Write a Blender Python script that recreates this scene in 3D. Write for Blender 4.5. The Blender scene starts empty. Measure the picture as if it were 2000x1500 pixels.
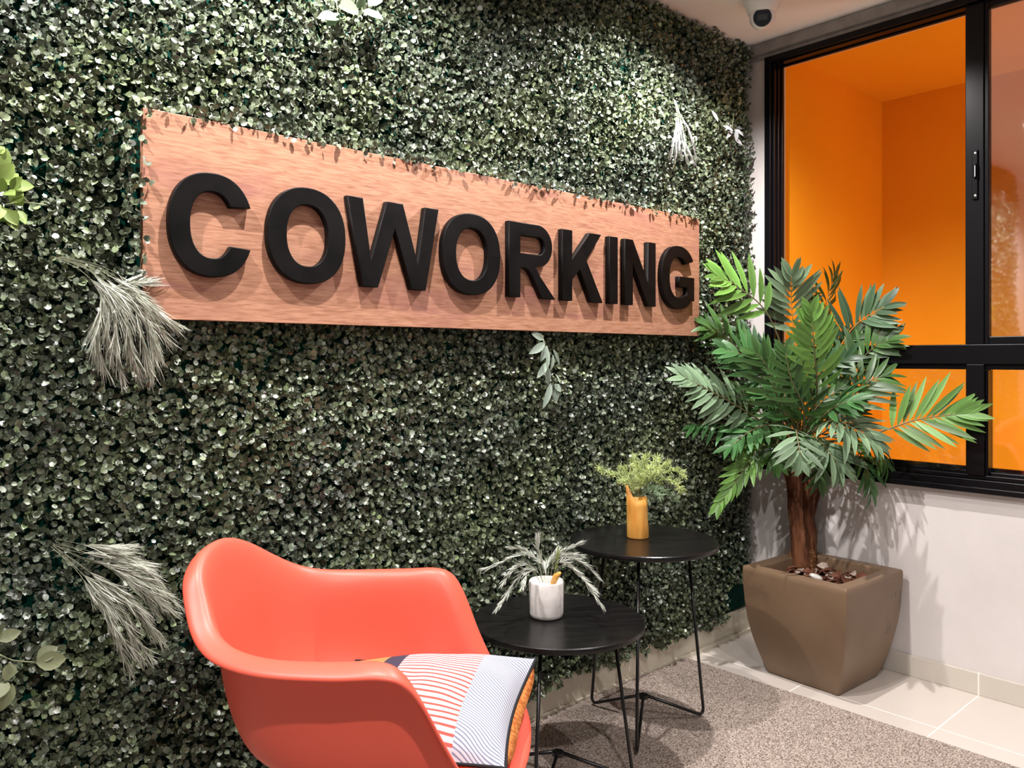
import bpy, bmesh, math, random
import numpy as np
from mathutils import Vector, Matrix

SC = bpy.context.scene
COL = SC.collection
PI = math.pi
random.seed(11)
RNG = np.random.default_rng(11)

# ---------------------------------------------------------------- camera
CAM = np.array([-3.036, -1.863, 1.15]); FPX = 1571.0; HY = 700.0; YAW = math.radians(47.69)
cd = bpy.data.cameras.new('camera'); cam = bpy.data.objects.new('camera', cd); COL.objects.link(cam)
cam.location = CAM; cam.rotation_euler = (PI/2, 0, YAW - PI/2)
cd.sensor_width = 36.0; cd.lens = FPX/2000*36.0; cd.shift_y = -0.025; cd.clip_start = 0.02
SC.camera = cam

# ---------------------------------------------------------------- world, lights, exposure
SC.view_settings.view_transform = 'Standard'; SC.view_settings.look = 'None'
SC.view_settings.gamma = 1.0; SC.view_settings.use_curve_mapping = False
SC.view_settings.exposure = 0.0
w = bpy.data.worlds.new('world'); SC.world = w; w.use_nodes = True
w.node_tree.nodes['Background'].inputs[0].default_value = (0.92, 0.90, 0.95, 1)
w.node_tree.nodes['Background'].inputs[1].default_value = 0.24

def spot(loc, power, size=125, blend=0.5, radius=0.03, col=(1, .95, .88), aim=(0, 0, -1)):
    d = bpy.data.lights.new('downlight', 'SPOT'); d.energy = power; d.spot_size = math.radians(size)
    d.spot_blend = blend; d.shadow_soft_size = radius; d.color = col
    o = bpy.data.objects.new('downlight_lamp', d); o.location = loc
    o.rotation_euler = Vector(aim).to_track_quat('-Z', 'Y').to_euler(); COL.objects.link(o); return o
CEIL = 2.457
SPOTS = [(-3.05, -.50), (-2.10, -.50), (-.84, -.49)]
POW = [112, 135, 152]
for (sx, sy), p in zip(SPOTS, POW):
    spot((sx, sy, CEIL-.035), p, 150, .6, .014, (1, .945, .925))
for sx, sy, p in ((-2.85, -2.2, 125), (-1.35, -1.6, 42)):
    spot((sx, sy, CEIL-.035), p, 140, .6, .02, (1, .945, .925))
# unseen fill lamp, added to brighten the room behind the window
def point(loc, p, r, col):
    d = bpy.data.lights.new('lamp', 'POINT'); d.energy = p; d.shadow_soft_size = r; d.color = col
    o = bpy.data.objects.new('alcove_fill_lamp', d); o.location = loc; COL.objects.link(o)
point((.55, -1.75, .72), 22, .12, (1, .98, .9))

# ---------------------------------------------------------------- helpers
def tag(o, label=None, cat=None, group=None, kind=None):
    if label: o['label'] = label
    if cat: o['category'] = cat
    if group: o['group'] = group
    if kind: o['kind'] = kind
    return o
def thing(name, label, cat, loc=(0, 0, 0), rz=0, group=None):
    o = bpy.data.objects.new(name, None); o.empty_display_size = .05
    COL.objects.link(o); o.location = loc; o.rotation_euler = (0, 0, rz)
    return tag(o, label, cat, group)
def obj(name, me, mat, parent=None, smooth=False):
    if isinstance(me, bmesh.types.BMesh):
        bm = me; me = bpy.data.meshes.new(name); bm.to_mesh(me); bm.free()
    o = bpy.data.objects.new(name, me); COL.objects.link(o)
    if mat is not None:
        for m in (mat if isinstance(mat, (list, tuple)) else [mat]): me.materials.append(m)
    if smooth: me.shade_smooth()
    if parent is not None: o.parent = parent
    return o
def pyd(name, vs, fs, mat, parent=None, smooth=False):
    me = bpy.data.meshes.new(name); me.from_pydata([tuple(v) for v in vs], [], fs); me.update()
    return obj(name, me, mat, parent, smooth)
def np_mesh(name, V, Q, tint=None):
    """V (n,3), Q (m,4) quads"""
    me = bpy.data.meshes.new(name)
    me.vertices.add(len(V)); me.vertices.foreach_set('co', V.astype(np.float32).ravel())
    me.loops.add(Q.size); me.loops.foreach_set('vertex_index', Q.astype(np.int32).ravel())
    me.polygons.add(len(Q)); me.polygons.foreach_set('loop_start', np.arange(0, Q.size, 4, dtype=np.int32))
    me.polygons.foreach_set('use_smooth', np.ones(len(Q), dtype=bool))
    if tint is not None:
        a = me.attributes.new('tint', 'FLOAT_COLOR', 'POINT')
        a.data.foreach_set('color', np.hstack([tint, np.ones((len(tint), 1))]).astype(np.float32).ravel())
    me.update(calc_edges=True); return me
def box(bm, x0, x1, y0, y1, z0, z1, bevel=0):
    r = bmesh.ops.create_cube(bm, size=1)
    for v in r['verts']:
        v.co = Vector(((x0+x1)/2 + v.co.x*(x1-x0), (y0+y1)/2 + v.co.y*(y1-y0), (z0+z1)/2 + v.co.z*(z1-z0)))
    if bevel:
        es = list({e for v in r['verts'] for e in v.link_edges})
        bmesh.ops.bevel(bm, geom=es, offset=bevel, segments=2, affect='EDGES', profile=.5)
def boxes(name, lst, mat, parent=None, bevel=0):
    bm = bmesh.new()
    for b in lst: box(bm, *b, bevel=bevel)
    return obj(name, bm, mat, parent)
def lathe(bm, prof, n=40, c=(0, 0, 0), cap=True):
    rings = []
    for r, z in prof:
        rings.append([bm.verts.new((c[0]+r*math.cos(2*PI*k/n), c[1]+r*math.sin(2*PI*k/n), c[2]+z)) for k in range(n)])
    for a, b in zip(rings, rings[1:]):
        for k in range(n): bm.faces.new((a[k], a[(k+1) % n], b[(k+1) % n], b[k]))
    if cap:
        bm.faces.new(rings[0][::-1]); bm.faces.new(rings[-1])
def frames(P):
    P = [Vector(p) for p in P]; T = []
    for i in range(len(P)):
        T.append((P[min(i+1, len(P)-1)] - P[max(i-1, 0)]).normalized())
    n = T[0].orthogonal().normalized(); N = []
    for i, t in enumerate(T):
        n = (n - t*n.dot(t)); n = n.normalized() if n.length > 1e-6 else t.orthogonal().normalized(); N.append(n.copy())
    return P, T, N
def tube(bm, pts, r, n=8, closed=False, cap=True):
    P, T, N = frames(pts); rings = []
    for i, (p, t, nn) in enumerate(zip(P, T, N)):
        b = t.cross(nn); rr = r[i] if isinstance(r, (list, tuple)) else r
        rings.append([bm.verts.new(p + (nn*math.cos(2*PI*k/n) + b*math.sin(2*PI*k/n))*rr) for k in range(n)])
    pr = list(zip(rings, rings[1:]))
    for a, b in pr:
        for k in range(n): bm.faces.new((a[k], a[(k+1) % n], b[(k+1) % n], b[k]))
    if closed:
        a, b = rings[-1], rings[0]
        s = min(range(n), key=lambda q: sum((a[k].co-b[(k+q) % n].co).length for k in range(n)))
        for k in range(n): bm.faces.new((a[k], a[(k+1) % n], b[(k+1+s) % n], b[(k+s) % n]))
    elif cap:
        bm.faces.new(rings[0][::-1]); bm.faces.new(rings[-1])
def rounded(pts, rad, n=6):
    """polyline with rounded inner corners"""
    P = [Vector(p) for p in pts]; out = [P[0]]
    for a, b, c in zip(P, P[1:], P[2:]):
        u = (a-b).normalized(); v = (c-b).normalized()
        d = min(rad, (a-b).length*.45, (c-b).length*.45)
        s, e = b+u*d, b+v*d
        for k in range(n+1):
            t = k/n; out.append(s*(1-t)**2 + b*2*t*(1-t) + e*t*t)
    out.append(P[-1]); return out
def cr(P, n, closed=False):
    """Catmull-Rom resample to n points"""
    P = [np.array(p, float) for p in P]; m = len(P); out = []
    seg = m if closed else m-1
    for k in range(n):
        u = k/n*seg if closed else k/(n-1)*seg
        i = min(int(u), seg-1); t = u-i
        g = (lambda j: P[j % m]) if closed else (lambda j: P[min(max(j, 0), m-1)])
        a, b, c, d = g(i-1), g(i), g(i+1), g(i+2)
        out.append(.5*((2*b)+(-a+c)*t+(2*a-5*b+4*c-d)*t*t+(-a+3*b-3*c+d)*t**3))
    return out
FW = np.array([math.cos(YAW), math.sin(YAW), 0]); RT = np.array([math.sin(YAW), -math.cos(YAW), 0]); UP = np.array([0, 0, 1.])
def ray(px, py): return FW + RT*(px-1000)/FPX + UP*(HY-py)/FPX
def on_y(px, py, y): r = ray(px, py); return CAM + r*(y-CAM[1])/r[1]
def on_z(px, py, z): r = ray(px, py); return CAM + r*(z-CAM[2])/r[2]
def at_d(px, py, d): return CAM + ray(px, py)*d

# ---------------------------------------------------------------- materials
def mat(name, col, rough=.5, spec=.5, metal=0, **k):
    m = bpy.data.materials.new(name); m.use_nodes = True; b = m.node_tree.nodes['Principled BSDF']
    b.inputs['Base Color'].default_value = (*col, 1); b.inputs['Roughness'].default_value = rough
    b.inputs['Specular IOR Level'].default_value = spec; b.inputs['Metallic'].default_value = metal
    for a, v in k.items(): b.inputs[a.replace('_', ' ')].default_value = v
    return m
def nodes(m): return m.node_tree.nodes, m.node_tree.links, m.node_tree.nodes['Principled BSDF']
def add_noise(m, scale, c0, c1, detail=4, bump=0, bscale=None, stretch=(1, 1, 1), lo=.35, hi=.65, bdist=.002):
    N, L, b = nodes(m)
    tc = N.new('ShaderNodeTexCoord'); mp = N.new('ShaderNodeMapping'); mp.inputs['Scale'].default_value = stretch
    L.new(tc.outputs['Object'], mp.inputs['Vector'])
    no = N.new('ShaderNodeTexNoise'); no.inputs['Scale'].default_value = scale; no.inputs['Detail'].default_value = detail
    L.new(mp.outputs[0], no.inputs['Vector'])
    r = N.new('ShaderNodeValToRGB'); r.color_ramp.elements[0].position = lo; r.color_ramp.elements[1].position = hi
    r.color_ramp.elements[0].color = (*c0, 1); r.color_ramp.elements[1].color = (*c1, 1)
    L.new(no.outputs[0], r.inputs[0]); L.new(r.outputs[0], b.inputs['Base Color'])
    if bump:
        n2 = N.new('ShaderNodeTexNoise'); n2.inputs['Scale'].default_value = bscale or scale; n2.inputs['Detail'].default_value = 3
        L.new(mp.outputs[0], n2.inputs['Vector'])
        bp = N.new('ShaderNodeBump'); bp.inputs['Strength'].default_value = bump; bp.inputs['Distance'].default_value = bdist
        L.new(n2.outputs[0], bp.inputs['Height']); L.new(bp.outputs[0], b.inputs['Normal'])
    return m
def leafmat(name, rough=.35, spec=.6, gain=1.0, trans=0.0, vein=False):
    m = mat(name, (.1, .2, .08), rough, spec); N, L, b = nodes(m)
    a = N.new('ShaderNodeAttribute'); a.attribute_name = 'tint'
    L.new(a.outputs['Color'], b.inputs['Base Color'])
    if trans:
        tr = N.new('ShaderNodeBsdfTranslucent'); L.new(a.outputs['Color'], tr.inputs[0])
        mx = N.new('ShaderNodeMixShader'); mx.inputs[0].default_value = trans
        out = N['Material Output']; L.new(b.outputs[0], mx.inputs[1]); L.new(tr.outputs[0], mx.inputs[2]); L.new(mx.outputs[0], out.inputs[0])
    return m

M = {}
M['wall'] = add_noise(mat('wall_paint', (.6, .57, .55), .6, .3), 3, (.61, .575, .55), (.67, .635, .615), 5, .12, 160)
M['ceil'] = mat('ceiling_paint', (.88, .84, .84), .8, .2)
M['trim'] = add_noise(mat('grey_trim', (.3, .28, .27), .6), 20, (.26, .245, .235), (.34, .32, .31), 3)
M['orange'] = add_noise(mat('orange_paint', (.9, .38, .02), .7, .2), 2, (.87, .355, .010), (.92, .385, .014), 3, .1, 150)
M['frame'] = mat('black_aluminium', (.004, .004, .005), .27, .2)
M['steel'] = mat('screw_steel', (.8, .8, .8), .3, .5, 1)
M['green_mat'] = mat('green_backing', (.0, .035, .024), .8, .1)
M['letter'] = add_noise(mat('black_letter', (.012, .011, .011), .45, .12), 14, (.0015, .0015, .0015), (.005, .0045, .0045), 6, .25, 60, bdist=.001)
M['coral'] = mat('coral_plastic', (.78, .108, .066), .44, .5)
M['tabletop'] = add_noise(mat('black_tabletop', (.006, .005, .005), .28, .32), 6, (.004, .004, .004), (.008, .007, .007), 4, .04, 12, (1, 8, 1))
M['rod'] = mat('black_rod', (.006, .006, .006), .3, .5)
M['taupe'] = add_noise(mat('taupe_planter', (.2, .13, .08), .42, .4), 5, (.165, .105, .062), (.195, .127, .077), 4, .08, 90)
def scuffs(m):
    N, L, b = nodes(m); src = b.inputs['Base Color'].links[0].from_socket
    tc = N.new('ShaderNodeTexCoord'); s = N.new('ShaderNodeSeparateXYZ'); L.new(tc.outputs['Object'], s.inputs[0])
    mp = N.new('ShaderNodeMapping'); mp.inputs['Scale'].default_value = (60, 1, 7); L.new(tc.outputs['Object'], mp.inputs['Vector'])
    no = N.new('ShaderNodeTexNoise'); no.inputs['Scale'].default_value = 1.3; no.inputs['Detail'].default_value = 3; L.new(mp.outputs[0], no.inputs['Vector'])
    k = mnode(N, L, 'GREATER_THAN', no.outputs[0], .60)
    k = mnode(N, L, 'MULTIPLY', k, mnode(N, L, 'GREATER_THAN', s.outputs['X'], .085)); k = mnode(N, L, 'MULTIPLY', k, mnode(N, L, 'LESS_THAN', s.outputs['Y'], -.1))
    k = mnode(N, L, 'MULTIPLY', k, mnode(N, L, 'COMPARE', s.outputs['Z'], .245, .075)); k = mnode(N, L, 'MULTIPLY', k, .65)
    L.new(mixc(N, L, k, src, (.07, .045, .03)), b.inputs['Base Color'])
M['trunk'] = add_noise(mat('brown_trunk', (.15, .06, .03), .8, .2), 40, (.055, .017, .008), (.21, .085, .04), 6, .8, 60, (1, 1, .15), bdist=.006)
M['coir'] = add_noise(mat('coir_fibre', (.3, .15, .07), .9, .1), 60, (.10, .04, .015), (.34, .16, .07), 6, 1, 90, (1, 1, 3), bdist=.006)
M['bark'] = leafmat('bark_chips', .6, .3)
M['soil'] = mat('dark_soil', (.012, .009, .008), .9, .1)
M['stone'] = mat('white_stone', (.8, .78, .72), .5)
M['concrete'] = add_noise(mat('white_cup_glaze', (.75, .73, .7), .55, .4), 30, (.70, .67, .63), (.84, .82, .79), 5, .35, 40, bdist=.002)
M['bamboo'] = add_noise(mat('bamboo_vase', (.8, .4, .1), .4, .4), 14, (.62, .26, .045), (.85, .47, .11), 5, .1, 30, (2, 2, .35))
M['plastic_white'] = mat('white_plastic', (.86, .84, .85), .35, .5)
M['lens'] = mat('black_lens', (.008, .008, .01), .12, .6)
M['lens2'] = mat('grey_lens_window', (.05, .05, .055), .2, .6)
M['wood_leg'] = mat('maple_leg', (.5, .3, .14), .45)
M['hedge'] = leafmat('hedge_leaf', .38, 1.0)
M['palm'] = leafmat('palm_leaflet', .42, .5, trans=.22)
M['grass'] = leafmat('dry_grass', .6, .3, trans=.15)
M['leaf'] = leafmat('sprig_leaf', .5, .4, trans=.12)
M['piping'] = mat('black_piping', (.012, .012, .014), .7, .2)
M['cush_back'] = add_noise(mat('orange_cushion_back', (.8, .25, .06), .85, .1), 120, (.45, .12, .03), (.75, .30, .09), 3)
M['downlight'] = mat('downlight_trim', (.8, .8, .8), .5)
em = mat('downlight_glow', (1, 1, 1)); em.node_tree.nodes['Principled BSDF'].inputs['Emission Color'].default_value = (1, .95, .88, 1)
em.node_tree.nodes['Principled BSDF'].inputs['Emission Strength'].default_value = 25; M['glow'] = em

def glass_mat(k):
    m = bpy.data.materials.new('window_glass'); m.use_nodes = True; N = m.node_tree.nodes; L = m.node_tree.links
    N.remove(N['Principled BSDF']); t = N.new('ShaderNodeBsdfTransparent'); t.inputs[0].default_value = (.95, .95, .95, 1)
    g = N.new('ShaderNodeBsdfGlossy'); g.inputs['Roughness'].default_value = .03; g.inputs[0].default_value = (1, 1, 1, 1)
    f = N.new('ShaderNodeFresnel'); f.inputs[0].default_value = 1.6
    mu = N.new('ShaderNodeMath'); mu.operation = 'MULTIPLY'; mu.inputs[1].default_value = k; L.new(f.outputs[0], mu.inputs[0])
    x = N.new('ShaderNodeMixShader'); L.new(mu.outputs[0], x.inputs[0]); L.new(t.outputs[0], x.inputs[1]); L.new(g.outputs[0], x.inputs[2])
    L.new(x.outputs[0], N['Material Output'].inputs[0]); return m
M['glass'] = glass_mat(4.2); M['clear_glass'] = glass_mat(1.0)

def mnode(N, L, op, a, b=None, c=None):
    n = N.new('ShaderNodeMath'); n.operation = op
    for i, v in enumerate((a, b, c)):
        if v is None: continue
        if isinstance(v, (int, float)): n.inputs[i].default_value = v
        else: L.new(v, n.inputs[i])
    return n.outputs[0]
def mixc(N, L, f, a, b):
    n = N.new('ShaderNodeMix'); n.data_type = 'RGBA'
    for s, v in ((0, f), (6, a), (7, b)):
        if isinstance(v, tuple): n.inputs[s].default_value = (*v, 1)
        elif isinstance(v, (int, float)): n.inputs[s].default_value = v
        else: L.new(v, n.inputs[s])
    return n.outputs[2]
def ngrid(N, L, coord, origin, pitch, halfw):
    a = mnode(N, L, 'SUBTRACT', coord, origin); a = mnode(N, L, 'DIVIDE', a, pitch)
    a = mnode(N, L, 'FRACT', mnode(N, L, 'ADD', a, .5)); a = mnode(N, L, 'ABSOLUTE', mnode(N, L, 'SUBTRACT', a, .5))
    return mnode(N, L, 'LESS_THAN', a, halfw/pitch)
def tile_mat(name, base, vert=False):
    m = mat(name, base, .16, .5); N, L, b = nodes(m)
    tc = N.new('ShaderNodeTexCoord'); s = N.new('ShaderNodeSeparateXYZ'); L.new(tc.outputs['Object'], s.inputs[0])
    g = ngrid(N, L, s.outputs['Y'], -.905, .452, .0022)
    if not vert: g = mnode(N, L, 'MAXIMUM', g, ngrid(N, L, s.outputs['X'], -.373, .452, .0022))
    no = N.new('ShaderNodeTexNoise'); no.inputs['Scale'].default_value = 3.5; no.inputs['Detail'].default_value = 6; L.new(tc.outputs['Object'], no.inputs['Vector'])
    c = mixc(N, L, no.outputs[0], base, tuple(v*.88 for v in base))
    L.new(mixc(N, L, g, c, (.88, .83, .74)), b.inputs['Base Color'])
    L.new(mnode(N, L, 'ADD', mnode(N, L, 'MULTIPLY', g, .5), .2), b.inputs['Roughness']); return m
M['tile'] = tile_mat('porcelain_tile', (.66, .60, .54)); M['skirt'] = tile_mat('tile_skirting', (.62, .57, .50), True)
M['cream'] = tile_mat('cream_skirting', (.80, .74, .60), True)
def carpet_mat():
    m = mat('beige_carpet', (.3, .25, .2), .95, .05); N, L, b = nodes(m)
    tc = N.new('ShaderNodeTexCoord')
    n1 = N.new('ShaderNodeTexNoise'); n1.inputs['Scale'].default_value = 260; n1.inputs['Detail'].default_value = 2; L.new(tc.outputs['Object'], n1.inputs['Vector'])
    r = N.new('ShaderNodeValToRGB'); r.color_ramp.elements[0].position = .36; r.color_ramp.elements[1].position = .64
    r.color_ramp.elements[0].color = (.12, .085, .065, 1); r.color_ramp.elements[1].color = (.56, .48, .42, 1)
    L.new(n1.outputs[0], r.inputs[0]); L.new(r.outputs[0], b.inputs['Base Color'])
    bp = N.new('ShaderNodeBump'); bp.inputs['Strength'].default_value = .6; bp.inputs['Distance'].default_value = .004
    L.new(n1.outputs[0], bp.inputs['Height']); L.new(bp.outputs[0], b.inputs['Normal']); return m
M['carpet'] = carpet_mat()
def wood_mat():
    m = mat('sign_oak_laminate', (.6, .3, .16), .45, .3); N, L, b = nodes(m)
    tc = N.new('ShaderNodeTexCoord'); mp = N.new('ShaderNodeMapping'); mp.inputs['Scale'].default_value = (1.5, 1, 17); L.new(tc.outputs['Object'], mp.inputs['Vector'])
    # fine horizontal grain
    n1 = N.new('ShaderNodeTexNoise'); n1.inputs['Scale'].default_value = 14; n1.inputs['Detail'].default_value = 9; n1.inputs['Distortion'].default_value = .6; L.new(mp.outputs[0], n1.inputs['Vector'])
    # broad slanting figure
    mp2 = N.new('ShaderNodeMapping'); mp2.inputs['Scale'].default_value = (1.0, 1, 4.2); mp2.inputs['Rotation'].default_value = (0, .10, 0); L.new(tc.outputs['Object'], mp2.inputs['Vector'])
    n2 = N.new('ShaderNodeTexNoise'); n2.inputs['Scale'].default_value = 2.6; n2.inputs['Detail'].default_value = 5; n2.inputs['Distortion'].default_value = 1.1; L.new(mp2.outputs[0], n2.inputs['Vector'])
    r1 = N.new('ShaderNodeValToRGB'); r1.color_ramp.elements[0].position = .3; r1.color_ramp.elements[1].position = .62
    r1.color_ramp.elements[0].color = (.27, .122, .072, 1); r1.color_ramp.elements[1].color = (.44, .232, .148, 1)
    L.new(n1.outputs[0], r1.inputs[0])
    r2 = N.new('ShaderNodeValToRGB'); r2.color_ramp.elements[0].position = .54; r2.color_ramp.elements[1].position = .72
    r2.color_ramp.elements[0].color = (0, 0, 0, 1); r2.color_ramp.elements[1].color = (.55, .55, .55, 1); L.new(n2.outputs[0], r2.inputs[0])
    # knots and short cracks
    mp3 = N.new('ShaderNodeMapping'); mp3.inputs['Scale'].default_value = (5, 1, 3.2); L.new(tc.outputs['Object'], mp3.inputs['Vector'])
    n3 = N.new('ShaderNodeTexNoise'); n3.inputs['Scale'].default_value = 4; n3.inputs['Detail'].default_value = 6; n3.inputs['Distortion'].default_value = 2.5; L.new(mp3.outputs[0], n3.inputs['Vector'])
    r3 = N.new('ShaderNodeValToRGB'); r3.color_ramp.elements[0].position = .70; r3.color_ramp.elements[1].position = .78
    r3.color_ramp.elements[0].color = (0, 0, 0, 1); r3.color_ramp.elements[1].color = (.6, .6, .6, 1); L.new(n3.outputs[0], r3.inputs[0])
    c = mixc(N, L, r2.outputs[0], r1.outputs[0], (.27, .105, .10)); c = mixc(N, L, r3.outputs[0], c, (.16, .065, .04))
    L.new(c, b.inputs['Base Color']); return m
M['wood'] = wood_mat()
def cushion_mat():
    m = mat('striped_cushion_front', (.8, .8, .8), .85, .1); N, L, b = nodes(m)
    tc = N.new('ShaderNodeTexCoord'); s = N.new('ShaderNodeSeparateXYZ'); L.new(tc.outputs['Object'], s.inputs[0])
    X, Y = s.outputs['X'], s.outputs['Y']
    wv = N.new('ShaderNodeTexNoise'); wv.inputs['Scale'].default_value = 7; wv.inputs['Detail'].default_value = 1; L.new(tc.outputs['Object'], wv.inputs['Vector'])
    wob = mnode(N, L, 'MULTIPLY', mnode(N, L, 'SUBTRACT', wv.outputs[0], .5), .05)
    Yw = mnode(N, L, 'ADD', Y, wob)
    def stripes(c, pitch, duty):
        a = mnode(N, L, 'FRACT', mnode(N, L, 'DIVIDE', c, pitch)); return mnode(N, L, 'LESS_THAN', a, duty)
    coral = mixc(N, L, stripes(mnode(N, L, 'ADD', Yw, mnode(N, L, 'MULTIPLY', X, .25)), .0145, .36), (.48, .46, .49), (.40, .09, .07))
    Y2 = mnode(N, L, 'ADD', mnode(N, L, 'ADD', Y, mnode(N, L, 'MULTIPLY', wob, 1.8)), mnode(N, L, 'MULTIPLY', X, .7))
    grey = mixc(N, L, stripes(Y2, .0080, .38), (.48, .48, .52), (.17, .19, .27))
    ochre = mixc(N, L, stripes(mnode(N, L, 'ADD', X, Yw), .009, .4), (.62, .27, .09), (.25, .12, .06))
    c = mixc(N, L, mnode(N, L, 'GREATER_THAN', X, .105), coral, grey)
    c = mixc(N, L, mnode(N, L, 'LESS_THAN', X, -.055), c, (.05, .045, .07))
    c = mixc(N, L, mnode(N, L, 'LESS_THAN', X, -.098), c, ochre)
    L.new(c, b.inputs['Base Color']); return m
M['cush_front'] = cushion_mat()
scuffs(M['taupe'])

# ---------------------------------------------------------------- room shell
S = lambda o: tag(o, kind='structure')
S(boxes('floor', [(-5.2, 0.15, -4.2, .15, -.08, 0)], M['tile']))
S(boxes('ceiling', [(-5.2, 0.15, -4.2, .15, CEIL, CEIL+.08)], M['ceil']))
S(boxes('wall_left', [(-5.2, .15, 0, .15, 0, CEIL)], M['wall']))
WY0, WY1, WZ0, WZ1 = -.103, -1.72, .692, 2.394
S(boxes('wall_right', [(0, .15, -4.2, 0, 0, WZ0), (0, .15, -4.2, 0, WZ1, CEIL), (0, .15, WY0, 0, WZ0, WZ1), (0, .15, -4.2, WY1, WZ0, WZ1)], M['wall']))
S(boxes('baseboard_right', [(-.012, 0, -4.2, -.045, 0, .075)], M['skirt'], bevel=.002))
S(boxes('baseboard_left', [(-5.2, -.001, -.030, 0, 0, .11), (-5.2, -.001, -.038, -.030, 0, .016)], M['cream']))
S(boxes('trim_1', [(-.035, 0, -4.2, -.001, CEIL-.045, CEIL-.001), (-.016, 0, -4.2, -.001, CEIL-.062, CEIL-.045)], M['trim'], bevel=.003))
# the orange room seen through the window
S(boxes('wall_alcove_left', [(.151, 1.12, -.10, .05, .02, CEIL)], M['orange']))
S(boxes('wall_alcove_back', [(1.12, 1.22, -2.6, .05, .02, CEIL)], M['orange']))
S(boxes('wall_alcove_right', [(.151, 1.12, -2.6, -2.5, .02, CEIL)], M['orange']))
S(boxes('ceiling_alcove', [(.151, 1.22, -2.6, .05, CEIL, CEIL+.08)], M['orange']))
S(boxes('floor_alcove', [(.151, 1.22, -2.6, .05, -.08, .02)], M['tile']))

# window in the right wall
win = bpy.data.objects.new('window_1', None); COL.objects.link(win); S(win)
win.location = (0, (WY0+WY1)/2, WZ0); wy, wz = (WY0+WY1)/2, WZ0
def wb(name, lst, m, par=win, bevel=.0025):
    return boxes(name, [(a, b, c-wy, d-wy, e-wz, f-wz) for a, b, c, d, e, f in lst], m, par, bevel)
F0, F1 = -.022, .05
wb('window_frame', [(F0, F1, WY0-.028, WY0, WZ0, WZ1), (F0, F1, WY1, WY1+.05, WZ0, WZ1),
                    (F0, F1, WY1+.05, WY0-.028, WZ1-.026, WZ1), (F0, F1, WY1+.05, WY0-.028, WZ0, WZ0+.045),
                    (F0-.012, F0, WY1, WY0, WZ0, WZ0+.02),
                    (-.008, .008, WY0-.039, WY0-.028, WZ0+.045, WZ1-.026), (.014, .026, WY0-.045, WY0-.028, WZ0+.045, WZ1-.026),
                    (.034, .05, WY0-.051, WY0-.028, WZ0+.045, WZ1-.026),
                    (-.008, .012, WY1+.05, WY0-.048, WZ0+.045, WZ0+.060), (.014, .026, WY1+.05, WY0-.04, WZ0+.045, WZ0+.070),
                    (.034, .05, WY1+.05, WY0-.05, WZ0+.045, WZ0+.082),
                    (-.008, .05, WY1+.05, WY0-.04, WZ1-.032, WZ1-.026), (.034, .05, WY1+.05, WY0-.05, WZ1-.038, WZ1-.032)], M['frame'])
wb('window_rail', [(-.018, .048, WY1+.05, WY0-.03, 1.130, 1.198), (-.006, .046, WY1+.05, WY0-.05, 1.112, 1.130)], M['frame'])
wb('window_mullion', [(-.014, .048, -.922, -.864, 1.198, WZ1-.034), (-.018, .048, -.924, -.868, WZ0+.06, 1.130), (-.004, .046, -.932, -.862, WZ0+.06, 1.112)], M['frame'])
wb('sash_frame', [(-.010, .02, -.936, -.9225, 1.198, WZ1-.034), (-.010, .02, WY1+.05, -.936, 1.198, 1.224), (-.010, .02, WY1+.05, -.936, WZ1-.055, WZ1-.034), (-.010, .02, WY1+.05, WY1+.075, 1.224, WZ1-.055)], M['frame'])
wb('window_pane', [(.002, .006, WY1+.075, -.936, 1.224, WZ1-.055)], M['glass'], bevel=0)
wb('window_pane', [(.0275, .0325, WY1+.05, -.932, WZ0+.07, 1.112)], M['clear_glass'], bevel=0)
wb('window_pane', [(.0275, .0325, -.862, WY0-.045, WZ0+.07, 1.112)], M['clear_glass'], bevel=0)
la = wb('window_latch', [(-.021, -.0142, -.905, -.887, 1.693, 1.862)], M['frame'], bevel=.002)
wb('latch_lever', [(-.030, -.0212, -.903, -.893, 1.765, 1.815)], M['frame'], la, bevel=.002)
wb('latch_glint', [(-.0315, -.0302, -.901, -.8985, 1.768, 1.806)], M['steel'], la, bevel=.0004)
for z in (1.85, 1.705):
    bm = bmesh.new(); bmesh.ops.create_uvsphere(bm, u_segments=14, v_segments=8, radius=.0048)
    for v in bm.verts: v.co = Vector((v.co.x*.4-.0215, v.co.y-.898-wy, v.co.z+z-wz))
    obj('screw', bm, M['steel'], la, True)

# carpet
cp = boxes('carpet', [(-5.1, -.479, -4.1, -.040, .0005, .010)], M['carpet'], bevel=.003)
tag(cp, 'speckled beige brown carpet on the pale tile floor', 'carpet')

# ceiling downlights (the lamps that light the hedge and sign)
names = ['round recessed downlight in the ceiling near the wall with pale tufts', 'round recessed downlight above the first letters of the wooden sign', 'round recessed downlight above the last letters of the wooden sign',
         'round recessed downlight in the ceiling behind the chair side', 'round recessed downlight in the ceiling over the carpet']
for (sx, sy), lb in zip(SPOTS + [(-2.85, -2.2), (-1.35, -1.6)], names):
    t = thing('downlight', lb, 'ceiling light', (sx, sy, CEIL-.001))
    bm = bmesh.new(); lathe(bm, [(.034, -.001), (.034, -.006), (.046, -.006), (.048, 0), (.034, 0)], cap=False); obj('trim_ring', bm, M['downlight'], t, True)
    bm = bmesh.new(); lathe(bm, [(.0335, -.004), (.0335, -.0025)]); obj('diffuser', bm, M['glow'], t)

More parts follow.
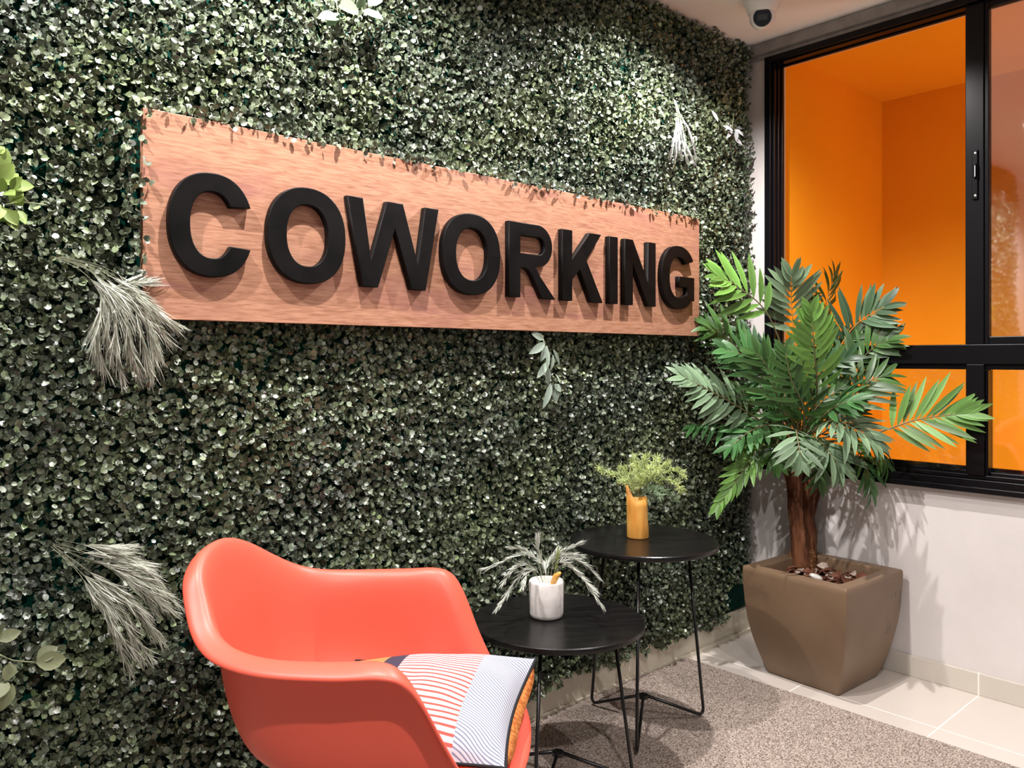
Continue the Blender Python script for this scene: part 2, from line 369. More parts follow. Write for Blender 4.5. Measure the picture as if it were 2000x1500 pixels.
# ---------------------------------------------------------------- hedge wall
SX0, SX1, SZ0, SZ1 = -2.472, -.466, 1.234, 1.678     # sign extents
def leaf_proto(nw=3, nl=4, cup=.28, curl=.15):
    """unit leaf along +x (0..1), width ~.8, cup upward z"""
    ts = [0, .18, .5, .82, 1.0]; ws = [.12, .38, .50, .40, .16]
    V = []
    for t, wd in zip(ts, ws):
        for s in (-1, 0, 1):
            V.append((t - (0 if s == 0 else .10*(t > .9)) + (.06 if (s == 0 and t > .9) else 0), s*wd, cup*abs(s)*wd - curl*t*t*.6))
    Q = [(i*3+j, i*3+j+3, i*3+j+4, i*3+j+1) for i in range(4) for j in range(2)]
    return np.array(V), np.array(Q)
def lf(x, z, seed=0):
    """cheap smooth noise"""
    r = np.random.default_rng(seed); o = np.zeros_like(x)
    for k in range(9):
        a = r.uniform(0, 2*PI); f = r.uniform(3, 16); ph = r.uniform(0, 2*PI)
        o += np.sin((x*math.cos(a)+z*math.sin(a))*f*2+ph)/ (1+.12*f)
    return o/3.2
def build_hedge():
    sp = .0128
    xs = np.arange(-3.45, -.028, sp); zs = np.arange(.062, CEIL-.012, sp)
    X, Z = np.meshgrid(xs, zs); X = X.ravel(); Z = Z.ravel()
    X = X + RNG.uniform(-.5, .5, X.size)*sp*1.1; Z = Z + RNG.uniform(-.5, .5, Z.size)*sp*1.1
    keep = ~((X > SX0+.012) & (X < SX1-.012) & (Z > SZ0+.012) & (Z < SZ1-.012))
    keep &= ~((Z < .225) & (X > -.205))                                  # bare backing by the planter
    keep &= ~((Z < .10+.03*lf(X*2, Z*0, 5)) )
    slit = lambda x0, z0, z1, wd, sl: (np.abs(X-(x0+(Z-z0)*sl)) < wd) & (Z > z0) & (Z < z1)
    keep &= ~slit(-.845, 2.11, 2.30, .011, .16); keep &= ~slit(-1.03, 1.80, 1.835, .018, 0)
    keep &= X < -.035
    X, Z = X[keep], Z[keep]; n = X.size
    depth = .052 + .018*lf(X, Z, 2) + RNG.uniform(-.018, .014, n)        # stem tip distance from the wall
    # the sprigs beside the board lean in front of it
    edge = (X > SX0-.03) & (X < SX1+.03) & (Z > SZ0-.03) & (Z < SZ1+.03)
    depth[edge] = RNG.uniform(.060, .098, edge.sum())
    tb = (np.abs(Z-.58) < .03) & (np.abs(X+1.054) < .14); depth[tb] = .034
    near_top = edge & (Z > SZ1-.012) & (Z < SZ1+.016); depth[near_top] = RNG.uniform(.090, .108, near_top.sum())
    lfe = edge & (X < SX0+.006) & (X > SX0-.02); depth[lfe] = RNG.uniform(.088, .108, lfe.sum())
    low = edge & (Z < SZ0+.014); depth[low] = .055
    nl = 5
    A = np.repeat(np.arange(n), nl); m = A.size
    k = np.tile(np.arange(nl), n)
    phi = k*2.39996 + np.repeat(RNG.uniform(0, 2*PI, n), nl) + RNG.uniform(-.3, .3, m)
    tilt = np.radians(RNG.uniform(10, 88, m))                            # angle from stem axis
    # stem axis: outward (-y) with random lean
    ax = np.stack([RNG.normal(0, .45, n), -np.ones(n), RNG.normal(.15, .45, n)], 1)
    rs = X > -.10; ax[rs, 0] += .5
    ax /= np.linalg.norm(ax, axis=1)[:, None]; ax = ax[A]
    ref = np.tile([0., 0, 1], (m, 1)); e1 = np.cross(ax, ref); e1 /= np.linalg.norm(e1, axis=1)[:, None]; e2 = np.cross(ax, e1)
    rad = e1*np.cos(phi)[:, None] + e2*np.sin(phi)[:, None]
    d = ax*np.cos(tilt)[:, None] + rad*np.sin(tilt)[:, None]            # leaf direction
    nrm = ax*np.sin(tilt)[:, None] - rad*np.cos(tilt)[:, None]          # faces outward
    side = np.cross(nrm, d)
    off = -RNG.uniform(0, .03, m)
    base = np.stack([X[A], -depth[A], Z[A]], 1) + ax*(off - .006)[:, None]
    L = RNG.uniform(.0095, .0155, m)
    Wd = L*RNG.uniform(.85, 1.15, m)
    P, Q = leaf_proto(); cupv = RNG.uniform(-.3, 1.9, m)
    V = (base[:, None, :] + d[:, None, :]*(P[None, :, 0:1]*L[:, None, None]) + side[:, None, :]*(P[None, :, 1:2]*Wd[:, None, None])
         + nrm[:, None, :]*(P[None, :, 2:3]*(L*cupv)[:, None, None]))
    V = V.reshape(-1, 3)
    V[:, 1] = np.minimum(V[:, 1], -.012); V[:, 0] = np.minimum(V[:, 0], -.004); V[:, 2] = np.clip(V[:, 2], .05, CEIL-.004)
    # leaves over the board stay in front of its face
    V3 = V.reshape(m, len(P), 3)
    ins = (V3[..., 0] > SX0-.002) & (V3[..., 0] < SX1+.002) & (V3[..., 2] > SZ0-.002) & (V3[..., 2] < SZ1+.002) & (V3[..., 1] > -.0925) & (V3[..., 1] < -.071)
    ok = ~ins.any(1); V3 = V3[ok]; A = A[ok]; m = int(ok.sum()); V = V3.reshape(-1, 3)
    QQ = (Q[None] + (np.arange(m)*len(P))[:, None, None]).reshape(-1, 4)
    yel = np.clip(.5+.9*lf(X*.7, Z*.7, 9), 0, 1)[A]*.6 + RNG.uniform(0, .4, m)
    br = RNG.uniform(.35, 1.65, m)
    c0 = np.array([.085, .112, .086]); c1 = np.array([.130, .165, .078])
    C = (c0[None]*(1-yel)[:, None] + c1[None]*yel[:, None])*br[:, None]
    fresh = RNG.uniform(0, 1, m) < .03; C[fresh] = C[fresh]*1.5 + np.array([.03, .05, 0])
    T = np.repeat(C, len(P), axis=0)
    return np_mesh('foliage', V, QQ, T)
hedge = thing('boxwood_hedge', 'wall covering of small round dark green artificial boxwood leaves', 'artificial hedge', (-1.7, 0, .05))
def put(o, par):   # built in world coordinates, then hung under its thing
    o.parent = par; o.matrix_parent_inverse = par.matrix_basis.inverted(); return o
bpy.context.view_layer.update()
fo = obj('foliage', build_hedge(), M['hedge']); put(fo, hedge); fo['kind'] = 'stuff'
put(boxes('backing_mat', [(-3.45, -.03, -.014, -.001, .135, CEIL-.003), (-.24, -.03, -.034, -.014, .12, .30)], M['green_mat']), hedge)

# ---------------------------------------------------------------- sign
YF = -.091
sign = thing('wall_sign', 'wide oak board on the hedge with raised black COWORKING letters', 'sign', (SX0, YF, SZ0))
put(boxes('board', [(SX0, SX1, YF, YF+.018, SZ0, SZ1)], M['wood'], bevel=.0008), sign)
def ell(cx, cz, rx, rz, a0=0, a1=360, n=64, p=2.25):
    o = []
    for k in range(n+1):
        a = math.radians(a0+(a1-a0)*k/n); c, s = math.cos(a), math.sin(a)
        o.append((cx+rx*math.copysign(abs(c)**(2/p), c), cz+rz*math.copysign(abs(s)**(2/p), s)))
    return o
HL = .222; ST = .045
def glyph(ch, wd):
    h = HL; r = wd/2; oz = h/2; ro = h/2+.003
    if ch == 'O': return [ell(r, oz, r, ro)[:-1], ell(r, oz, r-.047, ro-.040)[:-1]]
    if ch == 'C':
        R2 = wd*.55
        out = ell(R2, oz, R2, ro, 22, 338, 56); inn = ell(R2, oz, R2-.047, ro-.040, 326, 34, 48)
        s = wd/max(p[0] for p in out); return [[(x*s, z) for x, z in out+inn]]
    if ch == 'G':
        R2 = wd*.52
        out = ell(R2, oz, R2, ro, 32, 318, 56); inn = ell(R2, oz, R2-.046, ro-.040, 305, 42, 48)
        xr = wd
        bar = [(xr, .030), (xr, oz+.004), (R2+.002, oz+.004), (R2+.002, oz-.033), (xr-.044, oz-.033), (xr-.044, .052)]
        return [out+bar+inn[3:]]
    if ch == 'I': return [[(0, 0), (wd, 0), (wd, h), (0, h)]]
    if ch == 'N': s = ST*.94; return [[(0, 0), (s, 0), (s, h*.64), (wd-s, 0), (wd, 0), (wd, h), (wd-s, h), (wd-s, h*.36), (s, h), (0, h)]]
    if ch == 'W':
        s = .044; q = wd/4
        return [[(0, h), (q*.92-s*.5, 0), (q*.92+s*.55, 0), (wd/2, h*.70), (wd-q*.92-s*.55, 0), (wd-q*.92+s*.5, 0), (wd, h), (wd-s, h),
                 (wd-q*.97, h*.30), (wd/2+s*.56, h), (wd/2-s*.56, h), (q*.97, h*.30), (s, h)]]
    if ch == 'K':
        s = ST
        return [[(0, 0), (s, 0), (s, h*.30), (s+.036, h*.46), (wd-.056, 0), (wd, 0), (s+.066, h*.60), (wd-.008, h), (wd-.064, h), (s, h*.58), (s, h), (0, h)]]
    if ch == 'R':
        s = ST; br = .064
        o = [(0, 0), (s, 0), (s, h*.40), (s+.018, h*.40)]
        o += [(s+.034, h*.375), (s+.050, h*.30), (wd-.056, 0), (wd, 0), (s+.082, h*.30), (s+.070, h*.385), (s+.060, h*.42)]
        cx = wd-.013-br; cz = h-br
        o += [(cx+br*math.cos(math.radians(a)), cz+br*math.sin(math.radians(a))) for a in range(-62, 91, 9)]
        o += [(0, h)]
        ir = .027; icx = cx+.006
        i = [(s, h-.037), (s, h-.037-2*ir)] + [(icx+ir*math.cos(math.radians(a)), (h-.037-ir)+ir*math.sin(math.radians(a))) for a in range(-90, 91, 12)]
        return [o, i]
def letter(ch, x0, wd, z0):
    cu = bpy.data.curves.new('l', 'CURVE'); cu.dimensions = '2D'; cu.fill_mode = 'BOTH'
    cu.extrude = .0078; cu.bevel_depth = .0022; cu.bevel_resolution = 2; cu.offset = -.0015
    for pts in glyph(ch, wd):
        s = cu.splines.new('POLY'); s.points.add(len(pts)-1); s.use_cyclic_u = True
        for q, (x, z) in zip(s.points, pts): q.co = (x, z, 0, 1)
    t = bpy.data.objects.new('t', cu); me = bpy.data.meshes.new_from_object(t); bpy.data.objects.remove(t)
    me.transform(Matrix.Translation((x0, YF-.0102, z0)) @ Matrix.Rotation(PI/2, 4, 'X'))
    o = obj('letter', me, M['letter']); put(o, sign); o['label'] = 'raised black letter ' + ch
LET = [('C', -2.425, .180), ('O', -2.203, .204), ('W', -1.993, .282), ('O', -1.697, .210), ('R', -1.452, .192), ('K', -1.228, .190), ('I', -1.004, .042), ('N', -.925, .168), ('G', -.722, .196)]
for ch, x, wd in LET: letter(ch, x, wd, 1.3325)

# ---------------------------------------------------------------- security camera on the ceiling
c0 = on_z(1489, -2, CEIL)
dome = thing('security_camera', 'white domed security camera with black lens face on the ceiling', 'security camera', (c0[0], c0[1], CEIL-.001))
bm = bmesh.new(); lathe(bm, [(.066, 0), (.066, -.012), (.061, -.022), (.053, -.044), (.050, -.052), (.044, -.054)], 48); obj('housing', bm, M['plastic_white'], dome, True)
look = (Vector(CAM) - Vector((c0[0], c0[1], CEIL-.06))).normalized(); look = (look + Vector((0, 0, .04))).normalized()
eye = bpy.data.objects.new('eyeball', None)
def oriented(bm, c):
    mt = Matrix.Translation(c) @ look.to_track_quat('Z', 'Y').to_matrix().to_4x4(); bmesh.ops.transform(bm, matrix=mt, verts=bm.verts)
bm = bmesh.new(); R = .046
lathe(bm, [(.001, -R)] + [(R*math.sin(a), -R*math.cos(a)) for a in np.linspace(.15, 2.35, 18)] + [(.0325, .029)], 48); oriented(bm, Vector((0, 0, -.066))); eb = obj('eyeball', bm, M['plastic_white'], dome, True)
bm = bmesh.new(); lathe(bm, [(.031, .028), (.031, .0312), (.029, .033)], 48); oriented(bm, Vector((0, 0, -.066))); obj('lens_face', bm, M['lens'], eb)
bm = bmesh.new(); box(bm, -.017, .017, -.010, .010, .033, .0345, .0008); oriented(bm, Vector((0, 0, -.066))); obj('lens_window', bm, M['lens2'], eb)

# ---------------------------------------------------------------- side tables
def side_table(loc, h, rz, label, D=.457, foot=.208, top=.150):
    t = thing('side_table', label, 'side table', loc, rz, 'round black side tables with wire legs')
    bm = bmesh.new(); R = D/2
    lathe(bm, [(R-.004, h-.016), (R-.001, h-.014), (R, h-.008), (R-.001, h-.002), (R-.004, h)], 96); obj('tabletop', bm, M['tabletop'], t)
    bm = bmesh.new()
    lathe(bm, [(.03, .086), (.03, .0861)], 12) if False else None
    for k in range(3):
        a = 2*PI*k/3; c, s = math.cos(a), math.sin(a)
        pts = rounded([(top*c, top*s, h-.014), (foot*c, foot*s, .006), (.012*c, .012*s, .092)], .03, 8)
        b2 = bmesh.new(); tube(b2, pts, .0048, 10); obj('leg', b2, M['rod'], t, True)
    bm.free()
    bm = bmesh.new(); lathe(bm, [(.016, .087), (.016, .097)], 24); obj('leg_joint', bm, M['rod'], t)
    return t
CT = (-1.054, -.292); CL = (-1.509, -.367)
side_table((*CT, .010), .579, math.radians(-27), 'taller round black side table with the bamboo vase on top')
side_table((*CL, .010), .450, math.radians(-32), 'lower round black side table with the white cup planter on top')

# ---------------------------------------------------------------- plumes and tufts of grass
def blade(V, Q, C, p0, p1, wd, up, col, bend=None, seg=3):
    p0, p1 = Vector(p0), Vector(p1); d = (p1-p0); L = d.length; dn = d.normalized()
    s = dn.cross(up); s = s.normalized() if s.length > 1e-5 else dn.orthogonal().normalized()
    i0 = len(V)
    for k in range(seg+1):
        t = k/seg; c = p0 + d*t + (bend*(4*t*(1-t)) if bend is not None else Vector())
        ww = wd*(.35+1.3*t)*(1-t)*1.3 + .00025
        V.append(c - s*ww); V.append(c + s*ww); C.append(col); C.append(col)
    for k in range(seg): a = i0+2*k; Q.append((a, a+1, a+3, a+2))
def vrand(s): return Vector((random.uniform(-s, s), random.uniform(-s, s), random.uniform(-s, s)))
def plume(pts, n=46, length=.06, wd=.0010, spread=.35, cols=((.62, .64, .56), (.40, .46, .34)), start=.35):
    """a stem along pts with fine blades fanning from its outer part; returns the mesh"""
    C3 = cr(pts, 18); V, Q, C = [], [], []
    for k in range(17):
        blade(V, Q, C, C3[k], C3[k+1], .0013, Vector((.3, 1, .2)), (.35, .38, .26), None, 1)
    for i in range(n):
        t = start + (1-start)*random.random()**.8
        u = t*17; k = min(int(u), 16); p = Vector(C3[k]).lerp(Vector(C3[k+1]), u-k)
        tg = Vector(C3[k+1]-C3[k]).normalized()
        d = (tg + vrand(spread)).normalized(); L = length*random.uniform(.55, 1.1)*(1.1-.3*t)
        f = random.random(); col = tuple(cols[0][j]*(1-f)+cols[1][j]*f for j in range(3))
        blade(V, Q, C, p, p+d*L, wd*random.uniform(.7, 1.3), vrand(1), col, vrand(L*.06))
    V = np.array([tuple(v) for v in V]); return np_mesh('plume', V, np.array(Q), np.array(C))
def tuft(name, label, cat, root, curves, **kw):
    t = thing(name, label, cat, root); bpy.context.view_layer.update()
    for pts in curves: put(obj('plume', plume(pts, **kw), M['grass']), t)
    return t
def hc(lst, y0=-.085, y1=-.125):   # points over the hedge face, swelling out from it
    n = len(lst); return [on_y(px, py, y0+(y1-y0)*math.sin(PI*min(1, (k+.3)/n))) for k, (px, py) in enumerate(lst)]
GT = dict(n=135, length=.068, wd=.0010, spread=.25, start=.33, cols=((.66, .67, .60), (.42, .46, .36)))
tuft('grass_tuft', 'drooping pale grass tuft on the hedge beside the lower left corner of the sign', 'artificial grass', on_y(110, 502, -.07), [
    hc(c) for c in ([(112, 503), (185, 535), (230, 580), (245, 630), (250, 690)], [(116, 502), (200, 535), (250, 590), (285, 635), (300, 700)], [(110, 504), (170, 525), (215, 575), (208, 630), (215, 690)], [(114, 502), (195, 528), (245, 560), (285, 600), (318, 650)], [(108, 503), (170, 525), (205, 570), (190, 640), (200, 715)], [(112, 503), (180, 530), (225, 590), (225, 660), (235, 722)],
    [(115, 502), (190, 530), (240, 590), (250, 660), (265, 715)], [(118, 502), (195, 525), (255, 580), (275, 650), (292, 722)],
    [(120, 501), (200, 525), (265, 575), (295, 640), (306, 680)], [(120, 500), (205, 522), (262, 560), (305, 605), (338, 632)],
    [(118, 505), (175, 528), (210, 560), (250, 555), (288, 552)], [(110, 505), (160, 530), (200, 580), (186, 650), (190, 690)])], **GT)
tuft('grass_tuft', 'pale grass tuft on the hedge to the left of the red chair back', 'artificial grass', on_y(104, 1062, -.07), [
    hc(c) for c in ([(104, 1064), (165, 1090), (215, 1105), (265, 1140), (300, 1190)], [(104, 1066), (160, 1105), (205, 1145), (245, 1200), (262, 1260)], [(104, 1062), (170, 1075), (230, 1095), (285, 1115), (315, 1150)], [(104, 1066), (165, 1110), (220, 1145), (255, 1180), (290, 1225)], [(110, 1052), (165, 1064), (205, 1070), (240, 1070)], [(104, 1064), (160, 1080), (215, 1080), (275, 1098)],
    [(104, 1064), (170, 1095), (230, 1110), (290, 1140), (335, 1172)], [(104, 1066), (165, 1110), (225, 1150), (270, 1190), (310, 1245)],
    [(100, 1068), (150, 1110), (190, 1150), (235, 1205), (285, 1275)], [(100, 1068), (150, 1115), (180, 1160), (215, 1215), (250, 1300)],
    [(108, 1058), (180, 1085), (240, 1125), (300, 1165), (330, 1190)], [(104, 1066), (160, 1120), (200, 1175), (225, 1230), (270, 1280)])], **GT)
tuft('grass_tuft', 'small white grass tuft hanging on the hedge above the right end of the sign', 'artificial grass', on_y(1318, 198, -.07), [
    hc(c) for c in ([(1317, 195), (1324, 225), (1322, 265), (1320, 298)], [(1319, 196), (1328, 230), (1332, 270), (1340, 306)], [(1316, 195), (1322, 225), (1318, 262), (1312, 292)], [(1318, 195), (1326, 228), (1326, 270), (1330, 300)],
    [(1320, 196), (1330, 232), (1338, 275), (1352, 312)], [(1318, 198), (1330, 225), (1345, 255), (1358, 300)])], n=60, length=.06, spread=.15, cols=((.78, .78, .8), (.55, .57, .55)))

# ---------------------------------------------------------------- leafy sprigs pushed into the hedge
def leaf_into(V, Q, C, p, d, nrm, L, W, col, fold=.25, droop=.2, tipw=0, col2=None):
    d = Vector(d).normalized(); nrm = Vector(nrm); nrm = (nrm - d*nrm.dot(d)).normalized(); s = d.cross(nrm)
    prof = [(0, .06), (.12, .5), (.3, .92), (.5, 1), (.7, .82), (.87, .45), (1, .03)]
    i0 = len(V)
    for t, w_ in prof:
        c = Vector(p) + d*(L*t) - nrm*(L*droop*t*t)
        for sd in (-1, 0, 1):
            V.append(tuple(c + s*(sd*W/2*w_) + nrm*(abs(sd)*fold*W/2*w_)))
            C.append(col if (sd or col2 is None) else col2)
    for i in range(len(prof)-1):
        for j in range(2): a = i0+i*3+j; Q.append((a, a+3, a+4, a+1))
def sprig(label, stems, leaves, col, cat='artificial sprig'):
    """stems: px polylines; leaves: (px, py, tipx, tipy, width) in the hedge plane"""
    x, y = stems[0][0]; t = thing('leafy_sprig', label, cat, on_y(x, y, -.07)); bpy.context.view_layer.update()
    for s in stems:
        bm = bmesh.new(); tube(bm, [on_y(a, b, -.085-.02*k/len(s)) for k, (a, b) in enumerate(s)], .0016, 6)
        put(obj('stem', bm, M['stemc'], None, True), t)
    for (a, b, c, d, wd) in leaves:
        V, Q, C = [], [], []; yy = -.1-random.uniform(0, .02)
        p = on_y(a, b, yy); q = on_y(c, d, yy-random.uniform(0, .03)); L = float(np.linalg.norm(q-p))
        f = random.uniform(.8, 1.2); cc = tuple(min(1, v*f) for v in col)
        leaf_into(V, Q, C, p, q-p, (random.uniform(-.5, .5), -1, random.uniform(0, .8)), L, wd, cc, .3, .12, col2=tuple(v*.8 for v in cc))
        put(obj('leaf', np_mesh('leaf', np.array(V), np.array(Q), np.array(C)), M['leaf']), t)
    return t
M['stemc'] = mat('green_stem', (.22, .26, .14), .6)
sprig('grey green leafy sprig hanging just below the bottom edge of the sign', [[(1060, 655), (1066, 690), (1074, 730), (1070, 770), (1080, 790)]],
      [(1062, 662, 1042, 652, .022), (1064, 670, 1037, 690, .026), (1068, 675, 1058, 705, .022), (1068, 678, 1072, 722, .020), (1080, 682, 1097, 714, .016), (1080, 692, 1078, 724, .018),
       (1068, 708, 1052, 737, .022), (1068, 716, 1072, 752, .022), (1084, 730, 1096, 748, .014), (1076, 748, 1064, 797, .024), (1080, 748, 1088, 786, .030), (1082, 750, 1097, 765, .024)], (.30, .38, .31))
sprig('green broad leafed sprig at the very top of the hedge', [[(700, -8), (695, 15), (690, 32)], [(656, -8), (660, 30)]],
      [(662, 34, 624, 30, .034), (700, 20, 665, 10, .038), (662, 26, 640, 50, .022), (696, 16, 712, -10, .034), (708, 22, 750, 34, .040), (720, 12, 746, -6, .034), (676, 20, 668, -8, .03)], (.18, .27, .16))
sprig('glossy yellow green leafy bunch at the left edge above the grass tufts', [[(-20, 300), (10, 340), (30, 370), (55, 395)], [(10, 400), (45, 395), (90, 400)]],
      [(-4, 330, 14, 290, .030), (0, 350, 26, 320, .028), (8, 360, 36, 338, .024), (20, 365, 66, 362, .028), (22, 372, 40, 345, .022), (2, 380, 28, 378, .032), (20, 395, 44, 372, .026),
       (30, 400, 46, 384, .020), (-10, 415, 28, 430, .034), (12, 410, 34, 438, .026), (-10, 375, 8, 350, .028), (0, 400, -12, 430, .03), (30, 410, 52, 436, .022), (14, 420, 34, 448, .026), (-6, 300, 8, 286, .02)], (.24, .34, .08))
sprig('olive leafed sprig at the lower left of the hedge beside the red chair', [[(-10, 1275), (25, 1290), (72, 1294)], [(20, 1292), (12, 1335), (0, 1380)]],
      [(70, 1294, 130, 1286, .036), (72, 1290, 112, 1262, .030), (-6, 1250, 42, 1232, .024), (22, 1295, 12, 1330, .026), (14, 1330, -10, 1365, .026), (24, 1335, 2, 1390, .026), (-10, 1240, 6, 1222, .02)], (.17, .19, .10))
sprig('pale silver sprig on the right edge of the hedge beside the window wall', [[(1388, 214), (1410, 240), (1432, 252)], [(1433, 222), (1430, 252)]],
      [(1390, 216, 1404, 236, .014), (1412, 246, 1434, 254, .018), (1430, 254, 1422, 268, .016), (1434, 254, 1454, 264, .028), (1438, 252, 1450, 250, .020), (1434, 272, 1452, 282, .022), (1436, 256, 1440, 276, .02)], (.42, .44, .46))

# ---------------------------------------------------------------- white cup planter on the low table
TL = .460; TT = .589
pc = on_z(1067, 1203, TL+.001); pot_c = (float(pc[0]), float(pc[1]))
cup = thing('cup_planter', 'white textured cup holding pale drooping grass on the low black table', 'planter', (*pot_c, TL))
bm = bmesh.new(); lathe(bm, [(.036, 0), (.043, .003), (.0455, .012), (.0462, .05), (.0465, .093), (.045, .097), (.042, .096), (.041, .07), (.04, .068)], 48)
obj('cup', bm, M['concrete'], cup, True)
gp = thing('grass_bunch', 'pale grass bunch with feathery drooping plumes in the white cup', 'artificial grass', (*pot_c, TL+.07)); bpy.context.view_layer.update()
dC = float(np.dot(np.array([*pot_c, 0])-CAM, FW))
def pl(lst, dd=0, dC=dC): return [at_d(a, b, dC + dd*k/(len(lst)-1)) for k, (a, b) in enumerate(lst)]
for lst, dd in (([(1060, 1138), (1045, 1090), (1010, 1085), (975, 1100), (950, 1110)], -.02), ([(1055, 1138), (1035, 1105), (1005, 1110), (985, 1135)], -.08), ([(1055, 1138), (1035, 1110), (1010, 1130), (992, 1158), (975, 1183)], -.10),
                ([(1062, 1138), (1050, 1095), (1025, 1075), (1000, 1070)], .06), ([(1065, 1138), (1058, 1100), (1052, 1075), (1051, 1057)], .0), ([(1070, 1138), (1075, 1095), (1100, 1075), (1128, 1064)], .03),
                ([(1075, 1138), (1082, 1095), (1105, 1085), (1132, 1086)], -.05), ([(1078, 1138), (1090, 1100), (1120, 1092), (1148, 1106), (1166, 1125)], .02),
                ([(1080, 1138), (1095, 1105), (1125, 1115), (1150, 1145), (1172, 1178)], -.06), ([(1072, 1138), (1085, 1100), (1115, 1105), (1140, 1130), (1160, 1150)], -.1),
                ([(1062, 1138), (1048, 1115), (1030, 1120), (1022, 1142)], -.11), ([(1068, 1138), (1068, 1105), (1085, 1080)], .09), ([(1066, 1138), (1062, 1105), (1035, 1085)], .1)):
    put(obj('plume', plume(pl(lst, dd), 110, .036, .0011, .24, ((.66, .67, .62), (.42, .47, .38)), start=.25), M['grass']), gp)
put(obj('green_spike', plume(pl([(1078, 1138), (1086, 1110), (1090, 1080)], -.03), 40, .03, .0012, .3, ((.45, .55, .18), (.35, .45, .15))), M['grass']), gp)
bm = bmesh.new(); tube(bm, pl([(1080, 1140), (1086, 1126), (1094, 1119)], -.03), [.008, .009, .004], 8); put(obj('cut_stem', bm, M['bamboo'], None, True), gp)

# ---------------------------------------------------------------- bamboo vase on the tall table
vc = on_z(1246, 1049, TT+.001); v_c = (float(vc[0]), float(vc[1])); dV = float(np.dot(np.array([*v_c, 0])-CAM, FW))
vase = thing('bamboo_vase', 'orange bamboo vase with a scooped rim on the tall black table', 'vase', (*v_c, TT))
n = 96; Vs, Fs = [], []; dr = math.atan2(-RT[1], -RT[0])
for k in range(n):
    a = 2*PI*k/n; lft = math.cos(a-dr); tocam = math.cos(a-(YAW+PI))
    q_ = min(1, max(0, (lft-.15)/.85)); ztop = .121 + .044*q_**1.6 + .006*max(0, -lft)**2
    for r_, z in ((.0, .0), (.0325, 0), (.0345, .004), (.0335, .05), (.0325, .1), (.0325, ztop), (.0275, ztop-.001), (.0275, .05), (.0, .05)):
        tx = -.012*z/.12*-1
        Vs.append((r_*math.cos(a)+RT[0]*-.05*z*.6, r_*math.sin(a)+RT[1]*-.05*z*.6, z))
for k in range(n):
    for j in range(8): a = k*9+j; b = ((k+1) % n)*9+j; Fs.append((a, b, b+1, a+1))
vb = pyd('vase_body', Vs, Fs, M['bamboo'], vase, True)
fern = thing('fern_bunch', 'bright yellow green needle leafed spray in the bamboo vase', 'artificial fern', (*v_c, TT+.1)); bpy.context.view_layer.update()
def needle_branch(pts, n=26, L=.02, cols=((.50, .58, .22), (.30, .40, .18))):
    C3 = cr(pts, 22); V, Q, C = [], [], []
    for k in range(21): blade(V, Q, C, C3[k], C3[k+1], .0010, Vector((.2, 1, .3)), cols[1], None, 1)
    for i in range(n*4):
        t = .25+.75*random.random(); u = t*21; k = min(int(u), 20); p = Vector(C3[k]).lerp(Vector(C3[k+1]), u-k); tg = Vector(C3[k+1]-C3[k]).normalized()
        d = (tg*.7+vrand(1)).normalized(); f = random.random(); col = tuple(cols[0][j]*(1-f)+cols[1][j]*f for j in range(3)); l = L*random.uniform(.6, 1.3)
        e = p+d*l; blade(V, Q, C, p, e, .0009, vrand(1), col, vrand(l*.1), 2)
        for q in range(2): blade(V, Q, C, p+d*l*.5, p+d*l*.5+(d+vrand(.8)).normalized()*l*.6, .0008, vrand(1), col, None, 1)
    return np_mesh('branch', np.array([tuple(v) for v in V]), np.array(Q), np.array(C))
pv = lambda lst, dd: pl(lst, dd, dV)
br_ = [([(1240, 975), (1225, 935), (1195, 925), (1168, 914)], 0), ([(1242, 975), (1232, 930), (1215, 915)], -.05), ([(1243, 975), (1240, 920), (1238, 895)], .03),
       ([(1245, 975), (1255, 920), (1262, 892)], -.03), ([(1246, 975), (1265, 920), (1285, 895)], .04), ([(1246, 975), (1275, 925), (1305, 905)], -.02), ([(1247, 975), (1280, 930), (1320, 918), (1335, 930)], .03),
       ([(1247, 975), (1285, 940), (1315, 940), (1330, 955)], -.04), ([(1248, 975), (1280, 955), (1305, 962), (1322, 980)], .05), ([(1247, 975), (1275, 955), (1290, 968)], -.06), ([(1242, 975), (1230, 945), (1212, 940)], .05),
       ([(1245, 975), (1250, 935), (1275, 915), (1290, 920)], -.07), ([(1245, 975), (1250, 940), (1245, 910)], -.07)]
for i, (l_, dd) in enumerate(br_):
    put(obj('branch', needle_branch(pv(l_, dd), cols=((.66, .74, .30), (.42, .54, .24)) if i not in (8, 9) else ((.34, .46, .28), (.20, .30, .18))), M['grass']), fern)

# ---------------------------------------------------------------- planter, soil, mulch, trunks, palm
PX, PY = -.232, -.458
pot = thing('square_planter', 'tall square taupe planter with bulging sides in the room corner', 'planter', (PX, PY, 0), math.radians(-3))
def sqring(s, z, r, n=6, bow=0):
    o = []; h = s/2
    for q, (sx, sy) in enumerate(((1, 1), (-1, 1), (-1, -1), (1, -1))):
        for k in range(n+1):
            a = q*PI/2 + k/n*PI/2
            o.append((sx*(h-r)+r*math.cos(a), sy*(h-r)+r*math.sin(a), z))
    return o
prof = [(.235, .0), (.262, .0), (.275, .004), (.300, .04), (.330, .09), (.356, .14), (.378, .20), (.392, .26), (.400, .32), (.403, .37), (.402, .383), (.396, .389), (.310, .389), (.302, .385), (.298, .37), (.290, .30)]
Vs, Fs = [], []
for s, z in prof: Vs += sqring(s, z, .006)
m4 = 28
for i in range(len(prof)-1):
    for k in range(m4): a = i*m4+k; b = i*m4+(k+1) % m4; Fs.append((a, b, b+m4, a+m4))
Fs.append(tuple(range(m4))[::-1])
po = pyd('planter_body', Vs, Fs, M['taupe'], pot); po.data.shade_smooth()
md = po.modifiers.new('e', 'EDGE_SPLIT'); md.split_angle = math.radians(28)
